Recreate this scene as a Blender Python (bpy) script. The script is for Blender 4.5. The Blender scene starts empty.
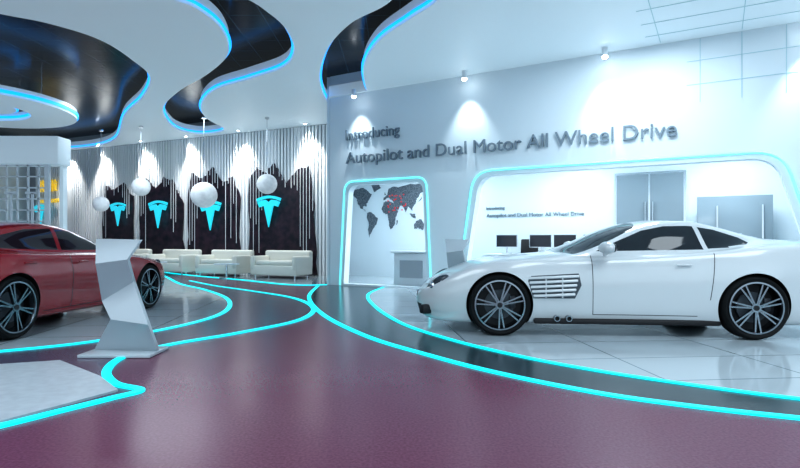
import bpy, bmesh, math, random
from mathutils import Vector, Matrix
random.seed(4)
S=bpy.context.scene
COL=S.collection
F=550.0; H=1.08; HZ=240.0
ZC=4.5
def fl(u,v):
    Y=F*H/(v-HZ); return ((u-400)/F*Y, Y)
def ce(u,v,z=ZC):
    Y=F*(z-H)/(HZ-v); return ((u-400)/F*Y, Y)

# ------------------------------------------------------------ materials
def mat(name,col,rough=.5,metal=0,emi=None,es=0,coat=0,alpha=1,spec=None,trans=0):
    m=bpy.data.materials.new(name); m.use_nodes=True
    b=m.node_tree.nodes['Principled BSDF']
    b.inputs['Base Color'].default_value=(*col,1)
    b.inputs['Roughness'].default_value=rough
    b.inputs['Metallic'].default_value=metal
    if emi: 
        b.inputs['Emission Color'].default_value=(*emi,1); b.inputs['Emission Strength'].default_value=es
    if coat: b.inputs['Coat Weight'].default_value=coat; b.inputs['Coat Roughness'].default_value=.03
    if alpha<1: b.inputs['Alpha'].default_value=alpha
    if trans: b.inputs['Transmission Weight'].default_value=trans
    if spec is not None: b.inputs['Specular IOR Level'].default_value=spec
    return m
def tile_mat(name,c1,c2,cm,scale,rough,mortar=.01,w=1.0,h=1.0,spec=.5,noise=0.0,rot=0):
    m=mat(name,c1,rough,spec=spec); nt=m.node_tree; b=nt.nodes['Principled BSDF']
    tc=nt.nodes.new('ShaderNodeTexCoord'); mp=nt.nodes.new('ShaderNodeMapping')
    mp.inputs['Rotation'].default_value[2]=rot
    br=nt.nodes.new('ShaderNodeTexBrick'); br.offset=0
    br.inputs['Scale'].default_value=scale; br.inputs['Mortar Size'].default_value=mortar
    br.inputs['Brick Width'].default_value=w; br.inputs['Row Height'].default_value=h
    br.inputs['Color1'].default_value=(*c1,1); br.inputs['Color2'].default_value=(*c2,1); br.inputs['Mortar'].default_value=(*cm,1)
    nt.links.new(tc.outputs['Object'],mp.inputs[0]); nt.links.new(mp.outputs[0],br.inputs['Vector'])
    nt.links.new(br.outputs['Color'],b.inputs['Base Color'])
    return m
def noise_mat(name,c1,c2,scale,rough,spec=.5,bump=0,detail=6):
    m=mat(name,c1,rough,spec=spec); nt=m.node_tree; b=nt.nodes['Principled BSDF']
    tc=nt.nodes.new('ShaderNodeTexCoord'); n=nt.nodes.new('ShaderNodeTexNoise')
    n.inputs['Scale'].default_value=scale; n.inputs['Detail'].default_value=detail
    r=nt.nodes.new('ShaderNodeValToRGB'); r.color_ramp.elements[0].color=(*c1,1); r.color_ramp.elements[1].color=(*c2,1)
    r.color_ramp.elements[0].position=.35; r.color_ramp.elements[1].position=.68
    nt.links.new(tc.outputs['Object'],n.inputs['Vector']); nt.links.new(n.outputs[0],r.inputs[0]); nt.links.new(r.outputs[0],b.inputs['Base Color'])
    if bump:
        bp=nt.nodes.new('ShaderNodeBump'); bp.inputs['Strength'].default_value=bump; bp.inputs['Distance'].default_value=.02
        nt.links.new(n.outputs[0],bp.inputs['Height']); nt.links.new(bp.outputs[0],b.inputs['Normal'])
    return m
M_WALL=mat('wall_white',(.66,.75,.80),.5)
M_CEIL=mat('ceiling_white_fill_glow',(.64,.73,.78),.5,emi=(.65,.80,.88),es=.17)  # faint emission added to the white, standing in for bounce light
M_BLACK=tile_mat('ceiling_black_gloss',(.006,.008,.014),(.008,.01,.018),(.05,.10,.13),1.0,.2,.006,.6,.6,spec=.15)
M_BURG=noise_mat('floor_burgundy',(.120,.030,.062),(.170,.050,.092),60,.27,spec=.28)
M_SLATE=noise_mat('floor_slate',(.07,.05,.09),(.10,.08,.125),40,.25,spec=.35)
M_DARKSTRIP=noise_mat('floor_dark_strip',(.02,.04,.05),(.035,.06,.07),40,.2,spec=.4)
M_TILE=tile_mat('floor_white_tile',(.46,.53,.57),(.42,.49,.53),(.16,.22,.25),1.0,.09,.008,1.2,.8,rot=math.radians(-5))
M_PLAT=noise_mat('floor_platform_stone',(.40,.45,.49),(.48,.54,.58),12,.3)
M_CYAN=mat('led_cyan',(0,.5,.55),.5,emi=(.0,.66,.76),es=1.1)
M_BLUE=mat('led_blue',(0,.2,.6),.5,emi=(.004,.23,.68),es=2.1)
M_CYW=mat('led_cyan_wall',(.3,.8,.85),.5,emi=(.10,.80,.86),es=1.0)
M_JOINT=mat('joint_line_pale_cyan',(.38,.60,.66),.5)
M_LOGO=mat('logo_cyan',(.0,.4,.5),.4,emi=(.03,.48,.60),es=.9)
M_SLAT=mat('slat_white',(.84,.88,.90),.6)
M_SLATBACK=mat('slat_backing',(.36,.40,.44),.7)
M_DARKPAN=noise_mat('dark_panel',(.004,.004,.010),(.040,.018,.030),5,.35)
M_SOFA=mat('sofa_leather_cream',(.70,.70,.64),.45)
M_SILVER=mat('letter_metal',(.20,.26,.31),.35,.3)
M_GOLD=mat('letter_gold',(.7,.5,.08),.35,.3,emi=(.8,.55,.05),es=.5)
M_LAMPON=mat('lamp_emitter',(1,1,1),.5,emi=(.9,.97,1),es=25)
M_CHROME=mat('chrome',(.6,.63,.66),.12,1)
M_SCREEN=mat('screen_black',(.01,.012,.02),.12)
M_OFFW=mat('furniture_white',(.7,.76,.8),.35)
M_MAP=noise_mat('map_dark',(.03,.045,.06),(.20,.24,.28),45,.5)
M_RED=mat('marker_red',(.6,.02,.03),.4,emi=(.7,.02,.03),es=.3)
M_DOORG=mat('door_glass_grey',(.22,.28,.32),.12)
M_KIOSK=mat('kiosk_gloss_white',(.46,.52,.56),.25)
M_BALL=noise_mat('globe_shade',(.62,.65,.67),(.82,.85,.86),7,.6,bump=.2)
_b=M_BALL.node_tree.nodes['Principled BSDF']; _b.inputs['Emission Color'].default_value=(.9,.95,1,1); _b.inputs['Emission Strength'].default_value=.12
# car mats
M_WPAINT=mat('car_paint_white',(.54,.58,.60),.28,0,coat=.8)
M_RPAINT=mat('car_paint_red',(.26,.004,.011),.26,.12,coat=.6)
M_GLASS=mat('car_glass_dark',(.012,.018,.024),.04,spec=.6)
M_GLASSR=mat('car_glass_tint',(.02,.014,.02),.05,spec=.5)
M_GAP=mat('car_gap_black',(.008,.008,.01),.6)
M_RECESS=mat('car_recess_grey',(.06,.075,.09),.5)
M_TYRE=mat('tyre_rubber',(.006,.007,.008),.65,spec=.2)
M_RIM=mat('rim_silver',(.24,.27,.30),.22,1)
M_RIMD=mat('rim_dark',(.008,.009,.012),.5,.2)  # near-black finish for wheel back disc and hub cap
M_LENS=mat('headlight_lens',(.05,.065,.08),.05,.3)
M_TAIL=mat('taillight_red',(.35,.01,.01),.15)
M_CALIPER=mat('brake_caliper_dark',(.02,.025,.035),.4)

# ------------------------------------------------------------ helpers
def obj(name,me,parent=None,mx=None):
    o=bpy.data.objects.new(name,me); COL.objects.link(o)
    if parent: o.parent=parent
    if mx is not None: o.matrix_local=mx
    return o
def empty(name,mx=None):
    o=bpy.data.objects.new(name,None); COL.objects.link(o); o.empty_display_size=.2
    if mx is not None: o.matrix_world=mx
    return o
class MB:
    def __init__(s): s.bm=bmesh.new(); s.mats=[]
    def mi(s,m):
        if m not in s.mats: s.mats.append(m)
        return s.mats.index(m)
    def merge(s,t,mx,m,smooth):
        i=s.mi(m)
        for f in t.faces: f.material_index=i; f.smooth=smooth
        bmesh.ops.transform(t,matrix=mx,verts=t.verts)
        me=bpy.data.meshes.new('t'); t.to_mesh(me); t.free(); s.bm.from_mesh(me); bpy.data.meshes.remove(me)
    def box(s,c,sz,m,bev=0,rot=None,seg=2,smooth=False):
        t=bmesh.new(); bmesh.ops.create_cube(t,size=1)
        for v in t.verts: v.co=Vector((v.co.x*sz[0],v.co.y*sz[1],v.co.z*sz[2]))
        if bev: bmesh.ops.bevel(t,geom=list(t.edges),offset=bev,segments=seg,affect='EDGES',profile=.5)
        mx=Matrix.Translation(c)
        if rot is not None: mx=mx@rot
        s.merge(t,mx,m,smooth)
    def cyl(s,c,r,h,m,axis='Z',seg=32,r2=None,smooth=True):
        t=bmesh.new(); bmesh.ops.create_cone(t,cap_ends=True,segments=seg,radius1=r,radius2=r if r2 is None else r2,depth=h)
        R={'Z':Matrix.Identity(4),'X':Matrix.Rotation(math.pi/2,4,'Y'),'Y':Matrix.Rotation(-math.pi/2,4,'X')}[axis]
        i=s.mi(m)
        s.merge(t,Matrix.Translation(c)@R,m,False)
    def sph(s,c,sz,m,rot=None,seg=24):
        t=bmesh.new(); bmesh.ops.create_uvsphere(t,u_segments=seg,v_segments=seg//2,radius=1)
        mx=Matrix.Translation(c)
        if rot is not None: mx=mx@rot
        mx=mx@Matrix.Diagonal((*sz,1))
        s.merge(t,mx,m,True)
    def lathe(s,prof,c,m,seg=48,axis='Y'):
        t=bmesh.new(); rings=[]
        for k in range(seg):
            a=2*math.pi*k/seg
            rings.append([t.verts.new((r*math.cos(a),y,r*math.sin(a)) if axis=='Y' else (r*math.cos(a),r*math.sin(a),y)) for r,y in prof])
        for k in range(seg):
            A=rings[k];B=rings[(k+1)%seg]
            for j in range(len(prof)-1): t.faces.new((A[j],A[j+1],B[j+1],B[j]))
        bmesh.ops.recalc_face_normals(t,faces=t.faces)
        s.merge(t,Matrix.Translation(c),m,True)
    def prism(s,pts,y0,y1,m,mx=None):
        t=bmesh.new()
        a=[t.verts.new((p[0],y0,p[1])) for p in pts]; b=[t.verts.new((p[0],y1,p[1])) for p in pts]
        t.faces.new(a); t.faces.new(b[::-1])
        for i in range(len(pts)):
            j=(i+1)%len(pts); t.faces.new((a[i],b[i],b[j],a[j]))
        bmesh.ops.recalc_face_normals(t,faces=t.faces)
        s.merge(t,mx or Matrix.Identity(4),m,False)
    def done(s,name,parent=None,mx=None):
        me=bpy.data.meshes.new(name); s.bm.to_mesh(me); s.bm.free()
        for m in s.mats: me.materials.append(m)
        me.set_sharp_from_angle(angle=math.radians(38))
        return obj(name,me,parent,mx)
def catmull(P,n=8,closed=True):
    out=[];N=len(P)
    rng=range(N) if closed else range(N-1)
    for i in rng:
        g=lambda k:(P[k%N] if closed else P[max(0,min(N-1,k))])
        p0,p1,p2,p3=g(i-1),g(i),g(i+1),g(i+2)
        for j in range(n):
            t=j/n
            out.append(tuple(.5*((2*p1[a])+(-p0[a]+p2[a])*t+(2*p0[a]-5*p1[a]+4*p2[a]-p3[a])*t*t+(-p0[a]+3*p1[a]-3*p2[a]+p3[a])*t**3) for a in range(len(p1))))
    if not closed: out.append(tuple(P[-1]))
    return out
def slab(name,outlines,thick,m,mx,parent=None):
    cu=bpy.data.curves.new(name+'_c','CURVE'); cu.dimensions='2D'; cu.fill_mode='BOTH'; cu.extrude=thick/2
    for o in outlines:
        sp=cu.splines.new('POLY'); sp.points.add(len(o)-1)
        for i,p in enumerate(o): sp.points[i].co=(p[0],p[1],0,1)
        sp.use_cyclic_u=True
    ob=bpy.data.objects.new(name+'_tmp',cu); COL.objects.link(ob)
    bpy.context.view_layer.update()
    me=bpy.data.meshes.new_from_object(ob.evaluated_get(bpy.context.evaluated_depsgraph_get()))
    bpy.data.objects.remove(ob); me.name=name; me.materials.clear(); me.materials.append(m)
    return obj(name,me,parent,mx)
def tube(name,pts,r,m,closed=True,parent=None,mx=None):
    cu=bpy.data.curves.new(name+'_c','CURVE'); cu.dimensions='3D'; cu.bevel_depth=r; cu.bevel_resolution=2
    sp=cu.splines.new('POLY'); sp.points.add(len(pts)-1)
    for i,p in enumerate(pts): sp.points[i].co=(*p,1)
    sp.use_cyclic_u=closed
    ob=bpy.data.objects.new(name+'_tmp',cu); COL.objects.link(ob); bpy.context.view_layer.update()
    me=bpy.data.meshes.new_from_object(ob.evaluated_get(bpy.context.evaluated_depsgraph_get()))
    bpy.data.objects.remove(ob); me.name=name; me.materials.clear(); me.materials.append(m)
    return obj(name,me,parent,mx)
def ribbon(name,pts,w,z0,z1,m,parent=None):
    bm=bmesh.new(); L=[];n=len(pts)
    for i in range(n):
        a=Vector(pts[max(0,i-1)]);b=Vector(pts[min(n-1,i+1)]); d=(b-a).normalized(); nn=Vector((-d.y,d.x))*w/2
        p=Vector(pts[i])
        L.append([bm.verts.new((*(p+nn),z0)),bm.verts.new((*(p+nn),z1)),bm.verts.new((*(p-nn),z1)),bm.verts.new((*(p-nn),z0))])
    for i in range(n-1):
        for k in range(4): bm.faces.new((L[i][k],L[i][(k+1)%4],L[i+1][(k+1)%4],L[i+1][k]))
    bm.faces.new(L[0]); bm.faces.new(L[-1][::-1])
    bmesh.ops.recalc_face_normals(bm,faces=bm.faces)
    me=bpy.data.meshes.new(name); bm.to_mesh(me); bm.free(); me.materials.append(m)
    return obj(name,me,parent)
def T(x,y,z): return Matrix.Translation((x,y,z))

# ------------------------------------------------------------ room shell
A30=math.radians(30); c30,s30=math.cos(A30),math.sin(A30)
W0=Vector((-1.68,13.2,0))
# wall frame: x along wall, y up, z toward showroom
MW=Matrix(((c30,0,-s30,W0.x),(-s30,0,-c30,W0.y),(0,1,0,0),(0,0,0,1)))
B0=Vector((-2.06,16.2,0)); eb=Vector((-9.04,4.2,0)).normalized()
xb=-eb; nbv=Vector((xb.y,-xb.x,0))
MBK=Matrix(((xb.x,0,nbv.x,B0.x),(xb.y,0,nbv.y,B0.y),(0,1,0,0),(0,0,0,1)))

fb=MB(); fb.box((-.75,9,-.1),(28.9,28.6,.2),M_BURG); fb.done('floor')
cb=MB(); cb.box((-.75,9,5.1),(28.9,28.6,.2),M_BLACK); cb.done('ceiling')
holeA=[(500,-170),(430,-60),(392,0),(350,24),(326,52),(320,82),(330,104),(352,111),(374,105),(366,88),(364,66),(378,42),(410,19),(438,0),(500,-60),(590,-150)]
holeB=[(100,-90),(150,-12),(195,8),(222,30),(228,54),(208,74),(178,92),(163,110),(175,128),(200,134),(224,130),(206,118),(201,105),(215,90),(250,79),(284,67),(294,50),(285,28),(262,8),(225,-18),(190,-90)]
holeC=[(-90,-5),(0,14),(50,24),(100,40),(132,60),(150,78),(142,98),(124,116),(116,138),(96,146),(60,149),(20,146),(-30,142),(-90,120),(-150,60)]
holes=[catmull([ce(*p) for p in h],8) for h in (holeA,holeB,holeC)]
foot_in=[(-14.98,-4.98),(13.48,-4.98),(13.48,4.40),(-1.70,13.17),(-2.09,16.17),(-14.98,22.15)]
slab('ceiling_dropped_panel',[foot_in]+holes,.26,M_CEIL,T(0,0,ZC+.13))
for i,h in enumerate(holes):
    pts=[]
    n=len(h)
    area=sum(h[k][0]*h[(k+1)%n][1]-h[(k+1)%n][0]*h[k][1] for k in range(n))
    sg=1 if area>0 else -1
    for k in range(n):
        a=Vector(h[k-1]);b=Vector(h[(k+1)%n]); d=(b-a).normalized(); nn=Vector((-d.y,d.x))*sg
        p=Vector(h[k])+nn*.022; pts.append((p.x,p.y,ZC+.07))
    tube('cove_light_strip',pts,.024,M_BLUE)

def rr(pts,r,n=6):
    out=[];N=len(pts)
    for i,p in enumerate(pts):
        p=Vector(p[:2]); a=Vector(pts[i-1][:2]); b=Vector(pts[(i+1)%N][:2]); rad=pts[i][2] if len(pts[i])>2 else r
        if rad<=0: out.append(tuple(p)); continue
        u=(a-p).normalized()*rad; v=(b-p).normalized()*rad
        for k in range(n+1):
            t=k/n; out.append(tuple((p+u)*(1-t)**2+p*2*t*(1-t)+(p+v)*t*t))
    return out
door=rr([(.40,.05,0),(2.62,.05,0),(2.50,2.36),(.55,2.36)],.22)
show=rr([(3.45,.05,0),(9.5,.05,0),(8.85,2.40),(3.82,2.40)],.35)
slab('wall_right',[[(0,0),(17.5,0),(17.5,5),(0,5)],door,show],.2,M_WALL,MW@T(0,0,-.1))
def frame_line(name,pts,w=.03):
    tube(name,[(p[0],p[1],.015) for p in pts],w/2,M_CYW,closed=False,mx=MW)
frame_line('trim_door_light',rr([(.30,.02,0),(.44,2.45),(2.60,2.45),(2.72,.02,0)],.25)[0:],.035)
frame_line('trim_showcase_light',rr([(3.33,.02,0),(3.70,2.50),(8.95,2.50),(9.65,.02,0)],.4),.038)
# fine panel joints high on the feature wall and matching joints on the dropped ceiling
mb=MB()
for y in (3.72,4.12): mb.box((12.4,y,.004),(9.6,.009,.006),M_JOINT)
for x in (7.8,8.4,9.0,9.6,10.2,10.8,11.4,12.0,12.6,13.4,14.2): mb.box((x,3.95,.004),(.009,1.08,.006),M_JOINT)
mb.done('trim_wall_joints',None,MW)
mb=MB()
for k in range(5): mb.box((11.5,ZC-.003,.5+k*.6),(9.0,.006,.011),M_JOINT)
for x in (7.2,8.4,9.6,10.8,12.0,13.2): mb.box((x,ZC-.003,1.75),(.011,.006,3.3),M_JOINT)
mb.done('trim_ceiling_joints',None,MW)
def wallseg(name,a,b,h,th,m=M_WALL,z=0):
    a=Vector(a);b=Vector(b); d=b-a; ang=math.atan2(d.y,d.x); mb=MB(); mb.box((0,0,h/2),(d.length,th,h),m)
    return mb.done(name,None,T((a.x+b.x)/2,(a.y+b.y)/2,z)@Matrix.Rotation(ang,4,'Z'))
wallseg('wall_return',(-1.70,13.25),(-2.0,18.0),5,.12)
wallseg('wall_left',(-15.1,-5),(-15.1,23),5,.2)
wallseg('wall_east',(13.6,-5),(13.6,12),5,.2)
bl=14.4
mb=MB(); mb.box((-bl/2,2.5,-.1),(bl,5,.2),M_SLATBACK); mb.done('wall_back',None,MBK)

# floor zones
outer=[(318,286),(309,297),(322,314),(365,336),(430,356),(500,374),(600,394),(700,408),(800,419),(950,433)]
inner=[(388,286),(369,294),(373,305),(400,323),(450,340),(520,357),(600,372),(700,387),(800,400),(950,416)]
Po=catmull([fl(*p) for p in outer]+[(6,2.5),(13.4,2.3)],8,False)
Pi=catmull([fl(*p) for p in inner]+[(6,3.0),(13.4,2.8)],8,False)
tail=[(13.4,12.4),(-1.6,18.2),(-1.62,13.2)]
slab('floor_strip_inlay',[Po+tail],.006,M_DARKSTRIP,T(0,0,.001))
slab('floor_display_zone',[Pi+tail],.006,M_TILE,T(0,0,.004))
ribbon('floor_led_line',Po,.07,0,.012,M_CYAN); ribbon('floor_led_line',Pi,.06,0,.014,M_CYAN)
L1=[(150,270),(166,277),(180,284),(205,290),(227,299),(226,311),(190,324),(100,341),(0,352),(-80,358)]
L2=[(190,281),(215,286),(250,291),(292,298),(313,308),(300,320),(240,333),(170,345),(125,357),(107,371),(114,384),(140,391),(112,399),(60,412),(0,427),(-80,444)]
P1=catmull([fl(*p) for p in L1],8,False); P2=catmull([fl(*p) for p in L2],8,False)
slab('floor_slate_band',[P1[:-1]+[fl(-80,358)]+P2[::-1]],.004,M_SLATE,T(0,0,0))
slab('floor_car_zone',[P1+[(-14.8,4.5),(-14.8,14.5),(-10,16.5)]],.006,M_TILE,T(0,0,.002))
plat=[fl(-60,372),fl(0,366),fl(60,362),fl(100,378),fl(118,392),fl(0,424),fl(-60,440)]
slab('floor_entry_platform',[plat],.02,M_PLAT,T(0,0,.008))
ribbon('floor_led_line',P1,.07,0,.014,M_CYAN); ribbon('floor_led_line',P2,.07,0,.014,M_CYAN)
LE=catmull([fl(327,285),fl(290,285),fl(240,280),fl(195,276),fl(160,272),fl(130,268)],8,False)
slab('floor_lounge',[LE+[(-14.8,22),(-2.1,16.2),(-1.8,13.3)]],.006,M_TILE,T(0,0,.005))
ribbon('floor_led_line',LE,.12,0,.015,M_CYAN)

# ------------------------------------------------------------ office behind feature wall
OD=-3.2
mb=MB(); mb.box((4.3,1.7,OD-.05),(12.6,3.4,.1),M_WALL); mb.done('wall_office_back',None,MW)
def mw2(t,z):
    p=MW@Vector((t,0,z)); return (p.x,p.y)
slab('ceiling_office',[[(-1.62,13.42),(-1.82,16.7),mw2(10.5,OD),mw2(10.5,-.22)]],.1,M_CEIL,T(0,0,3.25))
mb=MB(); mb.box((10.6,1.6,OD/2-.1),(.1,3.2,-OD-.2),M_WALL); mb.done('wall_office_side',None,MW)
def text(name,s,width,size,m,mx,ext=.02):
    cu=bpy.data.curves.new(name,'FONT'); cu.body=s; cu.size=size; cu.extrude=ext; cu.bevel_depth=.0
    ob=bpy.data.objects.new('t',cu); COL.objects.link(ob); bpy.context.view_layer.update()
    me=bpy.data.meshes.new_from_object(ob.evaluated_get(bpy.context.evaluated_depsgraph_get())); bpy.data.objects.remove(ob)
    xs=[v.co.x for v in me.vertices]
    if xs:
        w=max(xs)-min(xs); x0=min(xs)
        for v in me.vertices: v.co.x=(v.co.x-x0)*width/w
    me.materials.clear(); me.materials.append(m)
    return obj(name,me,None,mx)
text('wall_lettering','Autopilot and Dual Motor All Wheel Drive',6.95,.38,M_SILVER,MW@T(.50,2.87,.04),.022)
text('wall_lettering','Introducing',1.45,.34,M_SILVER,MW@T(.50,3.42,.04),.022)
text('office_lettering','Introducing',.5,.12,M_SILVER,MW@T(2.75,1.88,OD+.02),.01)
text('office_lettering','Autopilot and Dual Motor All Wheel Drive',2.5,.14,M_SILVER,MW@T(2.75,1.68,OD+.02),.01)
cont=[[(-165,65),(-130,70),(-95,72),(-80,66),(-60,55),(-68,45),(-80,32),(-82,25),(-97,26),(-95,18),(-85,12),(-105,20),(-118,34),(-125,48),(-150,60)],
[(-78,8),(-60,10),(-35,-6),(-40,-22),(-58,-38),(-70,-54),(-74,-40),(-70,-18),(-81,-5)],
[(-17,15),(-8,33),(10,37),(32,31),(43,12),(51,11),(40,-5),(38,-18),(28,-33),(18,-34),(12,-15),(8,4),(-8,5)],
[(-9,37),(-9,44),(0,48),(8,54),(10,64),(25,71),(60,69),(100,77),(140,73),(178,68),(160,60),(142,54),(130,42),(122,38),(120,28),(108,20),(105,9),(98,16),(90,22),(80,8),(72,20),(58,25),(52,14),(43,14),(35,30),(27,38),(18,41),(12,44),(3,42)],
[(114,-22),(130,-12),(142,-11),(153,-27),(147,-38),(131,-32),(115,-34)],
[(-50,60),(-22,70),(-30,82),(-60,80)],[(96,4),(106,-6),(118,-8),(118,2),(108,2)],[(131,32),(141,38),(143,44),(138,36)],[(-6,50),(1,52),(-4,58)],[(44,-25),(50,-15),(46,-13)]]
mp=MB()
for cc in cont:
    pts=[((x+20)*3.0/360,(y)*1.75/150) for x,y in cc]
    q=[]
    for i,p in enumerate(pts):
        n_=pts[(i+1)%len(pts)]
        for k in range(4):
            t=k/4; q.append((p[0]*(1-t)+n_[0]*t+random.uniform(-.015,.015),p[1]*(1-t)+n_[1]*t+random.uniform(-.015,.015)))
    t=bmesh.new(); f=t.faces.new([t.verts.new((a,b,0)) for a,b in q]); 
    r=bmesh.ops.extrude_face_region(t,geom=[f]); bmesh.ops.translate(t,verts=[v for v in r['geom'] if isinstance(v,bmesh.types.BMVert)],vec=(0,0,.015))
    bmesh.ops.recalc_face_normals(t,faces=t.faces); mp.merge(t,Matrix.Identity(4),M_MAP,False)
for k in range(26):
    mp.cyl((random.uniform(.25,.85),random.uniform(.1,.6),.02),.02,.02,M_RED,seg=10)
mp.done('world_map_sign',None,MW@T(-.55,1.80,OD+.005))
mb=MB()
mb.box((0,1.32,0),(1.5,2.64,.04),M_CHROME)
for sx in (-.36,.36):
    mb.box((sx,1.32,.02),(.68,2.54,.04),M_DOORG)
    mb.cyl((sx*.22,1.35,.08),.018,1.2,M_CHROME,'Y',12)
mb.done('door_1',None,MW@T(6.7,0,OD+.02))
mb=MB(); mb.box((0,1.0,0),(1.35,2.0,.04),M_DOORG,.005); mb.box((-.3,1.0,.06),(.03,1.6,.03),M_CHROME); mb.box((.5,1.0,.06),(.03,1.6,.03),M_CHROME)
mb.done('glass_partition',None,MW@T(8.35,0,OD+.4))
def office_desk(x,z,w,name='office_desk'):
    mb=MB(); mb.box((0,.73,0),(w,.05,.75),M_OFFW,.01); mb.box((0,.4,.32),(w-.1,.6,.03),M_OFFW)
    for sx in (-1,1): mb.box((sx*(w/2-.04),.36,0),(.05,.72,.7),M_OFFW)
    mb.done(name,None,MW@T(x,0,z))
def monitor(x,z,y=.755):
    mb=MB(); mb.box((0,.01,0),(.22,.015,.16),M_CHROME,.004); mb.box((0,.10,-.02),(.04,.18,.02),M_CHROME)
    mb.box((0,.30,0),(.50,.30,.025),M_SCREEN,.006)
    mb.box((0,.30,.0131),(.50,.30,.002),M_CHROME)
    mb.box((0,.30,.0145),(.47,.27,.002),M_SCREEN)
    mb.done('computer_monitor',None,MW@T(x,y+.003,z)@Matrix.Rotation(.15,4,'Y'))
office_desk(4.9,-1.9,3.2); office_desk(8.2,-1.5,2.0)
for x in (3.75,4.55,5.1,5.75): monitor(x,-1.9)
monitor(8.2,-1.5)
def office_chair(x,z):
    mb=MB()
    for k in range(5):
        a=k*2*math.pi/5; mb.box((.14*math.cos(a),.05,.14*math.sin(a)),(.28,.03,.03),M_CHROME,.005,Matrix.Rotation(-a,4,'Y'))
        mb.sph((.28*math.cos(a),.028,.28*math.sin(a)),(.028,.028,.028),M_GAP,seg=10)
    mb.cyl((0,.25,0),.025,.40,M_CHROME,'Y',12); mb.box((0,.47,0),(.48,.08,.46),M_GAP,.03); mb.box((0,.82,-.22),(.44,.55,.06),M_GAP,.03,Matrix.Rotation(-.1,4,'X')); mb.box((0,.55,-.22),(.06,.16,.04),M_CHROME)
    for sx in (-.25,.25): mb.box((sx,.66,0),(.04,.03,.28),M_GAP,.01); mb.box((sx,.57,0),(.03,.18,.04),M_GAP)
    mb.done('office_chair',None,MW@T(x,.008,z))
for x in (4.0,5.3): office_chair(x,-2.65)
mb=MB(); mb.box((0,.38,0),(.95,.76,.5),M_OFFW,.02); mb.box((0,.79,0),(1.05,.05,.6),M_OFFW,.01); mb.box((0,.4,.255),(.6,.4,.02),M_SLATBACK); mb.done('reception_counter',None,MW@T(1.95,.008,-.75))

# ------------------------------------------------------------ lounge back wall
def bs(u):
    k=(u-400)/F; return -(2.06+16.2*k)/(.907+.421*k)
def bY(s): return 16.2+.421*s
def bz(u,v): return H+(HZ-v)/F*bY(bs(u))
mb=MB()
s=.08
while s<13.8:
    mb.box((-s,2.245,.03),(.075,4.48,.035),M_SLAT); s+=.125
mb.done('slat_screen_panel',None,MBK)
def jag(pts,amp=.06,n=7):
    q=[]
    for i,p in enumerate(pts):
        r=pts[(i+1)%len(pts)]
        for k in range(n):
            t=k/n; q.append((p[0]*(1-t)+r[0]*t+random.uniform(-amp,amp),p[1]*(1-t)+r[1]*t+(random.uniform(-amp,amp) if p[1]>.4 or r[1]>.4 else 0)))
    return q
panels=[[(318,274),(316,205),(312,166),(300,170),(288,183),(276,163),(268,172),(258,168),(252,178),(250,274)],
[(241,270),(243,200),(235,178),(225,182),(214,168),(205,180),(194,172),(191,200),(190,270)],
[(186,266),(185,205),(176,180),(166,178),(158,190),(148,178),(142,195),(142,266)],
[(136,262),(135,196),(126,184),(116,190),(108,186),(105,205),(105,262)]]
for P in panels:
    pts=[(-bs(u),max(.0,bz(u,v)) if v<255 else .02) for u,v in P]
    q=jag(pts,.05,6)
    t=MB(); bm=bmesh.new(); f=bm.faces.new([bm.verts.new((a,max(.02,b),0)) for a,b in q])
    r=bmesh.ops.extrude_face_region(bm,geom=[f]); bmesh.ops.translate(bm,verts=[v for v in r['geom'] if isinstance(v,bmesh.types.BMVert)],vec=(0,0,.04))
    bmesh.ops.recalc_face_normals(bm,faces=bm.faces); t.merge(bm,Matrix.Identity(4),M_DARKPAN,False)
    t.done('jagged_feature_panel',None,MBK@T(0,0,.075))
    x0=min(p[0] for p in pts); x1=max(p[0] for p in pts)
    st=MB(); x=x0+.08
    while x<x1-.05:
        cx=(x-x0)/(x1-x0)
        h=random.uniform(1.2,1.9) if .25<cx<.75 else random.uniform(1.5,4.2)
        st.box((x,4.49-h/2,0),(.014,h,.012),M_SLAT)
        x+=.11
    st.done('hanging_cords',None,MBK@T(0,0,.2))
def logo(x,y,sc):
    mb=MB(); t=bmesh.new()
    def poly(pp):
        f=t.faces.new([t.verts.new((a,b,0)) for a,b in pp])
    n=10
    top=[(-.5+k/n, .40+.10*math.cos((k/n-.5)*math.pi)) for k in range(n+1)]
    bot=[(.47-.94*k/n, .31+.10*math.cos((.5-k/n)*math.pi)) for k in range(n+1)]
    poly(top+bot)
    poly([(-.46,.28),(-.30,.335),(-.12,.36),(0,.27),(.12,.36),(.30,.335),(.46,.28),(.38,.12),(.19,.17),(0,-.55),(-.19,.17),(-.38,.12)])
    r=bmesh.ops.extrude_face_region(t,geom=list(t.faces)); bmesh.ops.translate(t,verts=[v for v in r['geom'] if isinstance(v,bmesh.types.BMVert)],vec=(0,0,.05))
    bmesh.ops.recalc_face_normals(t,faces=t.faces); mb.merge(t,Matrix.Diagonal((sc,sc,1,1)),M_LOGO,False)
    mb.done('emblem_sign',None,MBK@T(x,y,.235))
for u,v,sc in ((274,211,.92),(216,215,.92),(164,214,.90),(124,214,.80),(47,215,.8)):
    logo(-bs(u),bz(u,v),sc)
text('gold_lettering','特斯拉',1.1,.5,M_GOLD,MBK@T(-bs(42),bz(50,191),.12),.03)
text('gold_lettering','SHOWROOM',1.2,.22,M_GOLD,MBK@T(-bs(42),bz(50,203),.12),.02)
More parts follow.
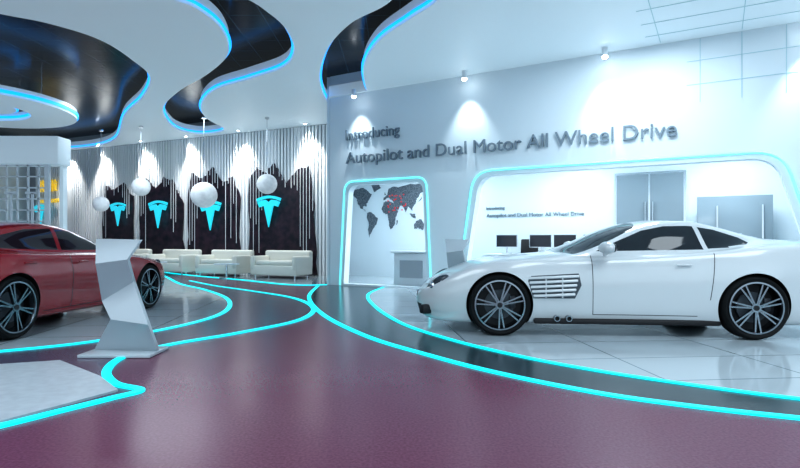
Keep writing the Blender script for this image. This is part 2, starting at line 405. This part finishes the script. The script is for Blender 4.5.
for u,v,dep,r in ((267,184,15.3,.28),(204,195,15.3,.36),(141,187,16.5,.27),(101,204,17,.24)):
    X=(u-400)/F*dep; Z=H+(HZ-v)/F*dep
    mb=MB(); mb.sph((0,0,Z),(r,r,r),M_BALL,seg=32); mb.cyl((0,0,(Z+r+ZC)/2-.005),.008,ZC-Z-r,M_CHROME,seg=8); mb.cyl((0,0,ZC-.03),.06,.05,M_CHROME,seg=16)
    mb.done('globe_pendant_lamp',None,T(X,dep,0))
def sofa(X,Y,rot,w=1.5):
    mb=MB()
    mb.box((0,0,.22),(w,.8,.28),M_SOFA,.04,seg=3)
    mb.box((0,-.04,.42),(w-.34,.66,.14),M_SOFA,.05,seg=3)
    mb.box((0,.34,.52),(w,.18,.50),M_SOFA,.06,seg=3)
    for sx in (-1,1): mb.box((sx*(w/2-.08),0,.42),(.17,.82,.40),M_SOFA,.05,seg=3)
    for sx in (-1,1):
        for sy in (-.3,.3): mb.cyl((sx*(w/2-.12),sy,.04),.025,.08,M_CHROME,seg=10)
    mb.done('lounge_sofa',None,T(X,Y,.009)@Matrix.Rotation(rot,4,'Z'))
rb=math.atan2(xb.y,xb.x)
for s in (1.0,3.1,5.2,7.4,9.6):
    p=B0+eb*s+nbv*1.0; sofa(p.x,p.y,rb,1.6)
for s in (2.2,5.0):
    p=B0+eb*s+nbv*1.9
    mb=MB(); mb.cyl((0,0,.40),.35,.03,M_OFFW,seg=32); mb.cyl((0,0,.2),.03,.39,M_CHROME,seg=12); mb.cyl((0,0,.012),.2,.02,M_CHROME,seg=24)
    mb.done('coffee_table',None,T(p.x,p.y,.009))
mb=MB()
w=3.0;h=2.72
mb.box((0,0,h/2),(w,.05,.05),M_OFFW)
for k in range(14): mb.box((-w/2+k*w/13,0,h/2),(.03,.04,h),M_OFFW)
for k in range(12): mb.box((0,0,.02+k*(h-.04)/11),(w,.04,.03),M_OFFW)
for k in range(6):
    mb.box((-w/2+.35+k*.46,-.03,1.6),(.05,.03,1.0),M_OFFW); mb.box((-w/2+.35+k*.46,-.03,2.1),(.3,.03,.05),M_OFFW); mb.box((-w/2+.35+k*.46,-.03,1.1),(.3,.03,.05),M_OFFW)
for sx in (-1,1): mb.box((sx*(w/2-.04),0,h/2),(.09,.08,h),M_OFFW)
mb.done('lattice_screen',None,T(-9.15,12,.006))
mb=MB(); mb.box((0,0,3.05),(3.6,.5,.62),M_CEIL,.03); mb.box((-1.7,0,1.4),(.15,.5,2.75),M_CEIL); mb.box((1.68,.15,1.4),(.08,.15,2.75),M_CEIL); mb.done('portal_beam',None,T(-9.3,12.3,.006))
mb=MB()
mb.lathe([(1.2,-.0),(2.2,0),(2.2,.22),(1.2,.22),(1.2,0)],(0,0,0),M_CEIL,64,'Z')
mb.lathe([(2.21,.05),(2.24,.05),(2.24,.12),(2.21,.12),(2.21,.05)],(0,0,0),M_BLUE,64,'Z')
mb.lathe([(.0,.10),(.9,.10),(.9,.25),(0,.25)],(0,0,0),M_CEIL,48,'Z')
mb.lathe([(.91,.12),(.95,.12),(.95,.2),(.91,.2),(.91,.12)],(0,0,0),M_BLUE,64,'Z')
mb.lathe([(1.16,.06),(1.19,.06),(1.19,.12),(1.16,.12),(1.16,.06)],(0,0,0),M_BLUE,64,'Z')
for k in range(4):
    a=k*math.pi/2; mb.cyl((1.7*math.cos(a),1.7*math.sin(a),.5),.012,.6,M_CHROME,seg=8)
mb.cyl((0,0,.5),.02,.55,M_CHROME,seg=8)
mb.done('ring_ceiling_light',None,T(-10.3,13.2,4.2))

# ------------------------------------------------------------ zigzag kiosks
def kiosk(X,Y,rot,sc=1,z=.004):
    Lp=[(-.43,1.09),(-.27,.86),(-.33,.49),(-.12,.35),(-.39,.03)]
    Rp=[(.03,1.08),(.05,.90),(.00,.68),(.25,.31),(.24,.03)]
    off=[.24,-.06,.16,-.08,.14]
    th=.05
    bm=bmesh.new(); a=[];b=[];c=[];d=[]
    for i in range(5):
        a.append(bm.verts.new((Lp[i][0],off[i],Lp[i][1]))); b.append(bm.verts.new((Rp[i][0],off[i]-.06,Rp[i][1])))
        c.append(bm.verts.new((Rp[i][0],off[i]-.06+th,Rp[i][1]))); d.append(bm.verts.new((Lp[i][0],off[i]+th,Lp[i][1])))
    for i in range(4):
        for P,Q in ((a,b),(b,c),(c,d),(d,a)): bm.faces.new((P[i],Q[i],Q[i+1],P[i+1]))
    bm.faces.new((a[0],b[0],c[0],d[0])); bm.faces.new((a[4],b[4],c[4],d[4]))
    bmesh.ops.recalc_face_normals(bm,faces=bm.faces)
    mb=MB(); mb.merge(bm,Matrix.Identity(4),M_KIOSK,False)
    mb.box((-.08,.10,.015),(.66,.42,.03),M_KIOSK,.005)
    mb.done('folded_info_kiosk',None,T(X,Y,z)@Matrix.Rotation(rot,4,'Z')@Matrix.Scale(sc,4))
kx,ky=fl(128,356); kiosk(kx,ky,0,1.0,.003)
kiosk(1.05,9.2,-.5,1.0,.008)

# ------------------------------------------------------------ cars
def hermite(keys):
    xs=[k[0] for k in keys]; ys=[k[1] for k in keys]; n=len(xs)
    d=[(ys[i+1]-ys[i])/(xs[i+1]-xs[i]) for i in range(n-1)]
    m=[d[0]]+[0 if d[i-1]*d[i]<=0 else 2*d[i-1]*d[i]/(d[i-1]+d[i]) for i in range(1,n-1)]+[d[-1]]
    def f(x):
        if x<=xs[0]: return ys[0]
        if x>=xs[-1]: return ys[-1]
        i=0
        while x>xs[i+1]: i+=1
        h=xs[i+1]-xs[i]; t=(x-xs[i])/h
        return (2*t**3-3*t*t+1)*ys[i]+(t**3-2*t*t+t)*h*m[i]+(-2*t**3+3*t*t)*ys[i+1]+(t**3-t*t)*h*m[i+1]
    return f
def wheel(name,parent,x,y,r,side,nsp,wd=.25):
    mb=MB(); w=wd/2; ri=r*.80
    prof=[(ri,-w*.82),(ri+.015,-w*.95),(r-.03,-w),(r-.01,-w*.86),(r,-w*.6),(r,w*.6),(r-.01,w*.86),(r-.03,w),(ri+.015,w*.95),(ri,w*.82),(ri-.01,0),(ri,-w*.82)]
    mb.lathe(prof,(0,0,0),M_TYRE,56)
    o=side*w
    mb.lathe([(ri+.004,o*.90),(ri+.005,o*.97),(ri-.012,o*.98),(ri-.02,o*.80),(ri-.03,o*.1),(ri-.035,o*-.7)],(0,0,0),M_RIM,56)
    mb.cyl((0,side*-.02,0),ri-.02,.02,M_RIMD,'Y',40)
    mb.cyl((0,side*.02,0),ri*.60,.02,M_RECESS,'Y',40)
    mb.box((ri*.52,side*.03,.03),(.07,.05,.14),M_CALIPER,.01)
    for k in range(nsp):
        for dd in (-.11,.11):
            a=2*math.pi*k/nsp+dd+.3
            pts=[(.03,-.010),(ri-.015,-.008),(ri-.015,.008),(.03,.010)]
            mb.prism(pts,o*.60,o*.88,M_RIM,Matrix.Rotation(-a,4,'Y'))
    mb.cyl((0,o*.80,0),.05,.03,M_RIM,'Y',24); mb.cyl((0,o*.90,0),.028,.02,M_RIMD,'Y',20)
    return mb.done(name,parent,T(x,y,r))
def car(name,P,mx,paint,glass):
    root=empty(name,mx)
    L=P['L']; w=hermite(P['w']); zb=hermite(P['zb']); zs=hermite(P['zs']); zt=hermite(P['zt']); g=hermite(P['g']); wr=hermite(P['wr']); dr=hermite(P['drop'])
    slots=[paint,glass,M_GAP,M_LENS,M_TAIL,M_CHROME,M_RECESS]
    bm=bmesh.new(); rings=[]
    xs=[]; n=130
    for i in range(n+1):
        t=i/n; xs.append(L*t)
    xs=sorted(set([round(v,4) for v in xs]+[.006,.015,.025,.05,L-.05,L-.025,L-.012]))
    for x in xs:
        W=w(x); B=zb(x); SH=zs(x); TT=zt(x); G=g(x); R=wr(x)
        fl_=sum(.03*math.exp(-((x-q)/.33)**2) for q in P['wx'])
        def lp(a,b,t): return a+(b-a)*t
        wg=lp(W*.74,min(R+.19,W*.88),G); zg=lp(lp(SH,TT,.45),SH+.030,G)
        w7=lp(W*.50,R,G); z7=lp(lp(SH,TT,.80),max(TT-dr(x),SH+.04),G)
        w8=w7*.52; z8=lp(lp(SH,TT,.96),TT-dr(x)*.22,G)
        cp=[(0,B),(W*.55,B),(W*.88,B+.01),(W*.955+fl_*.5,B+.10),(W*.985+fl_,B+.36*(SH-B)),(W+fl_,B+.66*(SH-B)),(W*.965+fl_*.6,SH-.08*(SH-B)),(W*.91,SH),(wg,zg),(w7,z7),(w8,z8),(0,TT)]
        half=[]
        ext=[(-cp[1][0],cp[1][1])]+cp+[(-cp[-2][0],cp[-2][1])]
        for i in range(1,len(ext)-2):
            p0,p1,p2,p3=ext[i-1],ext[i],ext[i+1],ext[i+2]
            for j in range(4):
                t=j/4
                half.append(tuple(.5*((2*p1[a])+(-p0[a]+p2[a])*t+(2*p0[a]-5*p1[a]+4*p2[a]-p3[a])*t*t+(-p0[a]+3*p1[a]-3*p2[a]+p3[a])*t**3) for a in (0,1)))
        half.append(cp[-1])
        ring=[bm.verts.new((x,max(0,y) if k not in (0,len(half)-1) else 0,z)) for k,(y,z) in enumerate(half)]
        ring+=[bm.verts.new((x,-y,z)) for y,z in half[-2:0:-1]]
        rings.append(ring)
    N=len(rings[0])
    for i in range(len(rings)-1):
        for j in range(N):
            bm.faces.new((rings[i][j],rings[i][(j+1)%N],rings[i+1][(j+1)%N],rings[i+1][j]))
    bm.faces.new(rings[0]); bm.faces.new(rings[-1][::-1])
    bmesh.ops.recalc_face_normals(bm,faces=bm.faces)
    def inside(p,poly):
        s=0
        for i in range(len(poly)):
            a=poly[i];b=poly[(i+1)%len(poly)]
            cr=(b[0]-a[0])*(p[1]-a[1])-(b[1]-a[1])*(p[0]-a[0])
            if abs(cr)<1e-9: continue
            if s==0: s=1 if cr>0 else -1
            elif (cr>0)!=(s>0): return False
        return True
    def mark(poly,ax,idx,cond):
        lo=[min(p[k] for p in poly)-.06 for k in (0,1)]; hi=[max(p[k] for p in poly)+.06 for k in (0,1)]
        for i in range(len(poly)):
            a=poly[i];b=poly[(i+1)%len(poly)]
            fs=[f for f in bm.faces if len(f.verts)<12 and all(lo[k]<f.calc_center_median()[ax[k]]<hi[k] for k in (0,1)) and cond(f)]
            vs=set();es=set()
            for f in fs: vs.update(f.verts); es.update(f.edges)
            co=Vector((0,0,0)); co[ax[0]]=a[0]; co[ax[1]]=a[1]
            no=Vector((0,0,0)); no[ax[0]]=-(b[1]-a[1]); no[ax[1]]=b[0]-a[0]
            if no.length<1e-6 or not fs: continue
            bmesh.ops.bisect_plane(bm,geom=list(vs)+list(es)+fs,plane_co=co,plane_no=no.normalized(),dist=1e-5)
        for f in bm.faces:
            c=f.calc_center_median()
            if inside((c[ax[0]],c[ax[1]]),poly) and cond(f): f.material_index=idx
    bm.normal_update()
    side=lambda f: abs(f.normal.y)>.35 and abs(f.calc_center_median().y)>.35
    up=lambda f: f.normal.z>.05 and f.calc_center_median().z>.7
    for poly,idx in P['top']: mark(poly,(0,1),idx,up)
    for poly,idx in P['side']: mark(poly,(0,2),idx,side)
    for poly,idx in P['front']: mark(poly,(1,2),idx,lambda f: f.calc_center_median().x<.30 and f.normal.x<-.1)
    for poly,idx in P['rear']: mark(poly,(1,2),idx,lambda f: f.calc_center_median().x>L-.3 and f.normal.x>.1)
    for f in bm.faces: f.smooth=True
    me=bpy.data.meshes.new('body'); bm.to_mesh(me); bm.free()
    for m in slots: me.materials.append(m)
    body=obj('body_tmp',me)
    cm=MB()
    for m in slots: cm.mi(m)
    for q in P['wx']:
        for sd in (-1,1): cm.cyl((q,sd*(.60+.4),P['r']+.0),P['r']+.028,.8,M_GAP,'Y',64)
    cut=cm.done('cut_tmp')
    md=body.modifiers.new('b','BOOLEAN'); md.operation='DIFFERENCE'; md.solver='EXACT'; md.object=cut
    bpy.context.view_layer.update()
    me2=bpy.data.meshes.new_from_object(body.evaluated_get(bpy.context.evaluated_depsgraph_get()))
    bpy.data.objects.remove(body); bpy.data.objects.remove(cut)
    me2.name=name+'_body'; me2.set_sharp_from_angle(angle=math.radians(40))
    obj('body',me2,root)
    for k,q in enumerate(P['wx']):
        for sd in (-1,1): wheel('wheel_%d_%s'%(k,'l' if sd<0 else 'r'),root,q,sd*(w(q)+.015-.125),P['r'],sd,P['nsp'])
    return root,w,zs,zt

WP=dict(L=4.66,r=.345,nsp=7,wx=(.97,3.67),
 w=[(0,.26),(.02,.38),(.06,.52),(.15,.66),(.3,.785),(.55,.875),(.97,.925),(1.5,.885),(2.3,.88),(3.1,.92),(3.67,.955),(4.15,.925),(4.45,.86),(4.6,.77),(4.66,.66)],
 zb=[(0,.30),(.05,.21),(.15,.15),(.4,.12),(4.2,.14),(4.5,.22),(4.66,.36)],
 zs=[(0,.37),(.05,.435),(.15,.515),(.4,.645),(.7,.775),(.97,.835),(1.5,.855),(2.1,.875),(2.8,.905),(3.4,.955),(3.75,.995),(4.2,1.0),(4.5,.97),(4.66,.87)],
 zt=[(0,.41),(.05,.49),(.15,.575),(.4,.70),(.8,.825),(1.3,.895),(1.62,.93),(1.9,1.025),(2.25,1.18),(2.55,1.275),(2.85,1.315),(3.15,1.31),(3.5,1.25),(3.9,1.15),(4.2,1.085),(4.5,1.065),(4.6,1.055),(4.66,.96)],
 g=[(1.45,0),(1.75,.8),(1.95,1),(3.75,1),(4.0,.7),(4.25,0)],
 wr=[(1.4,.72),(1.8,.70),(2.2,.64),(2.6,.57),(3.1,.53),(3.7,.47),(4.1,.42)],
 drop=[(1.5,.04),(1.8,.09),(2.2,.12),(2.6,.075),(2.9,.055),(4.2,.05)],
 side=[([(2.06,.945),(2.35,1.075),(2.60,1.18),(2.85,1.23),(3.10,1.235),(3.18,1.23),(3.24,.965)],1),
       ([(3.29,.975),(3.235,1.22),(3.42,1.19),(3.68,1.10),(3.76,1.045),(3.66,.995)],1),
       ([(1.34,.42),(1.28,.62),(1.32,.67),(1.84,.70),(1.87,.57),(1.80,.42)],6),
       ([(1.995,.24),(1.985,.90),(1.993,.90),(2.003,.24)],2),([(3.215,.42),(3.27,.93),(3.278,.93),(3.223,.42)],2),
       ([(2.0,.237),(2.0,.245),(3.1,.245),(3.1,.237)],2),
       ([(4.25,.74),(4.25,.86),(4.55,.89),(4.6,.78)],4)],
 top=[([(1.66,-.40),(1.66,.40),(1.80,.68),(2.15,.635),(2.54,.55),(2.60,.30),(2.60,-.30),(2.54,-.55),(2.15,-.635),(1.80,-.68)],1),([(3.48,-.42),(3.48,.42),(4.05,.38),(4.05,-.38)],1),
      ([(.95,-.34),(.95,-.22),(1.35,-.24),(1.35,-.36)],6),([(.95,.22),(.95,.34),(1.35,.36),(1.35,.24)],6)],
 front=[([(-.42,.17),(-.55,.31),(.55,.31),(.42,.17)],2),([(-.22,.335),(-.26,.42),(.26,.42),(.22,.335)],2)],
 rear=[([(-.3,.5),(-.3,.62),(.3,.62),(.3,.5)],2)])
angw=math.radians(-5.2)
root,w_,zs_,zt_=car('white_sports_car',WP,T(.233,7.15,.008)@Matrix.Rotation(angw,4,'Z'),M_WPAINT,M_GLASS)
mb=MB()
for sd in (-1,1):
    for k in range(5):
        z=.445+k*.050; x0=1.34-.015*k; x1=1.80+.010*k
        mb.box(((x0+x1)/2+.0,sd*(w_(1.55)+.006),z+.01),(x1-x0,.04,.030),M_WPAINT,.008,Matrix.Rotation(sd*.35,4,'X')@Matrix.Rotation(-.05,4,'Y'))
    for xx in (1.48,1.66): mb.box((xx,sd*(w_(1.55)+.003),.55),(.014,.045,.24),M_WPAINT)
mb.done('side_gills',root)
mb=MB()
for sd in (-1,1):
    Rz=Matrix.Rotation(sd*.66,4,'Z')@Matrix.Rotation(-.55,4,'Y')
    mb.sph((.27,sd*.635,.55),(.20,.075,.075),M_LENS,Rz)
    mb.sph((.23,sd*.655,.535),(.055,.05,.055),M_CHROME); mb.sph((.33,sd*.71,.585),(.045,.04,.045),M_CHROME)
    mb.box((.17,sd*.63,.26),(.10,.24,.11),M_GAP,.03,Matrix.Rotation(sd*.9,4,'Z'))
mb.cyl((.0,0,.38),.055,.03,M_CHROME,'X',24); mb.box((.01,0,.38),(.03,.4,.012),M_CHROME)
mb.done('headlights',root)
mb=MB()
for sd in (-1,1):
    mb.sph((2.12,sd*.97,.985),(.085,.12,.07),M_WPAINT,Matrix.Rotation(sd*-.15,4,'Z')); mb.sph((2.17,sd*.975,.985),(.05,.095,.055),M_GLASS)
    mb.box((2.14,sd*.87,.93),(.05,.14,.025),M_WPAINT,.008,Matrix.Rotation(sd*.4,4,'X'))
    mb.box((2.95,sd*.918,.80),(.16,.02,.022),M_WPAINT,.008)
mb.done('side_mirrors',root)
mb=MB()
for sd in (-1,1):
    for xx in (1.60,1.73): 
        mb.lathe([(.024,-.05),(.034,-.05),(.034,.05),(.024,.05),(.024,-.05)],(xx,sd*(w_(1.6)-.02),.20),M_RIM,24); mb.cyl((xx,sd*(w_(1.6)-.03),.20),.024,.05,M_GAP,'Y',20)
    mb.box((2.35,sd*.855,.165),(2.0,.07,.06),M_GAP,.02)
mb.done('side_pipes',root)

RP=dict(L=4.75,r=.345,nsp=6,wx=(.88,3.55),
 w=[(0,.40),(.03,.55),(.1,.70),(.25,.82),(.5,.89),(.88,.925),(1.5,.91),(2.3,.91),(3.0,.93),(3.55,.94),(4.2,.90),(4.55,.82),(4.75,.66)],
 zb=[(0,.34),(.05,.22),(.2,.17),(.5,.15),(4.2,.17),(4.6,.26),(4.75,.36)],
 zs=[(0,.50),(.05,.56),(.2,.64),(.5,.74),(.88,.80),(1.5,.86),(2.2,.89),(3.0,.91),(3.6,.94),(4.2,.93),(4.6,.90),(4.75,.80)],
 zt=[(0,.56),(.05,.63),(.2,.70),(.5,.79),(.9,.87),(1.3,.93),(1.6,1.02),(2.0,1.18),(2.35,1.27),(2.65,1.295),(3.0,1.28),(3.5,1.20),(4.0,1.08),(4.3,1.02),(4.6,.99),(4.75,.88)],
 g=[(1.15,0),(1.5,.8),(1.7,1),(3.9,1),(4.2,.6),(4.5,0)],
 wr=[(1.1,.62),(1.6,.62),(2.1,.57),(2.6,.55),(3.4,.52),(4.3,.45)],
 drop=[(1.2,.055),(4.5,.055)],
 side=[([(1.62,.935),(1.95,1.085),(2.22,1.18),(2.52,1.215),(2.58,.945)],1),([(2.64,.95),(2.59,1.215),(3.0,1.20),(3.4,1.12),(3.66,1.03),(3.70,.985)],1),
       ([(1.45,.25),(1.44,.88),(1.45,.88),(1.462,.25)],2),([(2.61,.25),(2.61,.92),(2.622,.92),(2.622,.25)],2),([(1.5,.24),(1.5,.25),(3.1,.25),(3.1,.24)],2),
       ([(4.25,.72),(4.25,.84),(4.6,.86),(4.65,.76)],4)],
 top=[([(1.38,-.64),(1.38,.64),(1.75,.60),(2.22,.50),(2.22,-.50),(1.75,-.60)],1),([(3.35,-.42),(3.35,.42),(4.2,.38),(4.2,-.38)],1)],
 front=[([(-.42,.22),(-.5,.40),(.5,.40),(.42,.22)],2)],rear=[([(-.3,.5),(-.3,.62),(.3,.62),(.3,.5)],2)])
root2,w2,_,_=car('red_sedan_car',RP,T(-4.75,9.57,.008)@Matrix.Rotation(math.radians(-95.4),4,'Z'),M_RPAINT,M_GLASSR)
mb=MB()
for sd in (-1,1):
    mb.sph((.30,sd*.70,.66),(.20,.07,.06),M_LENS,Matrix.Rotation(sd*.6,4,'Z')@Matrix.Rotation(-.4,4,'Y'))
mb.done('headlights',root2)
mb=MB()
for sd in (-1,1):
    mb.sph((1.66,sd*1.0,.975),(.07,.115,.07),M_RPAINT); mb.box((1.68,sd*.90,.93),(.05,.14,.025),M_RPAINT,.008)
    mb.box((2.45,sd*.935,.80),(.18,.02,.025),M_RPAINT,.008); mb.box((3.35,sd*.945,.82),(.18,.02,.025),M_RPAINT,.008)
mb.done('side_mirrors',root2)

# ------------------------------------------------------------ lights
def area(loc,sx,sy,e,col,rot=(0,0,0)):
    l=bpy.data.lights.new('area','AREA'); l.shape='RECTANGLE'; l.size=sx; l.size_y=sy; l.energy=e; l.color=col
    o=bpy.data.objects.new('added_fill_light',l); COL.objects.link(o); o.location=loc; o.rotation_euler=rot; return o  # added fill light to brighten the room, not a real ceiling panel
def spot(loc,tgt,e,ang,col=(.85,.95,1),blend=.8,r=.05):
    l=bpy.data.lights.new('spot','SPOT'); l.energy=e; l.spot_size=math.radians(ang); l.spot_blend=blend; l.color=col; l.shadow_soft_size=r
    o=bpy.data.objects.new('downlight_beam',l); COL.objects.link(o); o.location=loc
    o.rotation_euler=(Vector(tgt)-Vector(loc)).to_track_quat('-Z','Y').to_euler(); return o
def downlight(loc):
    mb=MB(); mb.lathe([(.045,0),(.07,0),(.07,-.02),(.045,-.02),(.045,0)],(0,0,0),M_CHROME,24,'Z'); mb.cyl((0,0,-.006),.044,.01,M_LAMPON,seg=20)
    mb.done('recessed_downlight',None,T(*loc))
def surf_spot(loc):
    mb=MB(); mb.cyl((0,0,-.075),.05,.15,M_OFFW,seg=24); mb.cyl((0,0,-.155),.045,.012,M_LAMPON,seg=24); mb.sph((0,0,-.16),(.05,.05,.04),M_LAMPON,seg=16)
    mb.done('ceiling_spotlight',None,T(*loc))
for t in (.9,3.62,6.32,9.3,12.2):
    p=MW@Vector((t,ZC-.001,.30)); q=MW@Vector((t,2.4,.0))
    surf_spot(p); spot(p-Vector((0,0,.22)),q,95,70)
for s in (.6,3.1,5.3,7.4,9.6,11.5):
    p=MBK@Vector((-s,ZC-.001,.4)); q=MBK@Vector((-s,2.6,.0))
    downlight(p); spot(p-Vector((0,0,.04)),q,330,70,(1,.98,.95))
blue=(.82,.93,1)
area((-3.5,2.5,4.45),4,3,170,blue); area((4.5,2.5,4.45),4,3,200,blue)
area((3.5,8.2,4.46),1.4,1.4,90,blue); area((-6.5,14.5,4.46),3.2,2.4,130,blue)
for t in (1.5,5,8.2):
    p=MW@Vector((t,3.12,-1.6)); area(p,1.4,1.0,75,blue)  # added fill inside the office, no fixture there
wd=bpy.data.worlds.new('w'); S.world=wd; wd.use_nodes=True
bg=wd.node_tree.nodes['Background']; bg.inputs[0].default_value=(.66,.82,.94,1); bg.inputs[1].default_value=1.5

cam=bpy.data.cameras.new('camera'); co=bpy.data.objects.new('camera',cam); COL.objects.link(co)
co.location=(0,0,H); co.rotation_euler=(math.pi/2,0,0); cam.sensor_width=36; cam.lens=F/800*36; cam.shift_y=6/800; cam.clip_end=200
S.camera=co
S.view_settings.view_transform='Standard'
try: S.view_settings.look='Medium High Contrast'
except Exception as e: print(e)
S.view_settings.exposure=0.12
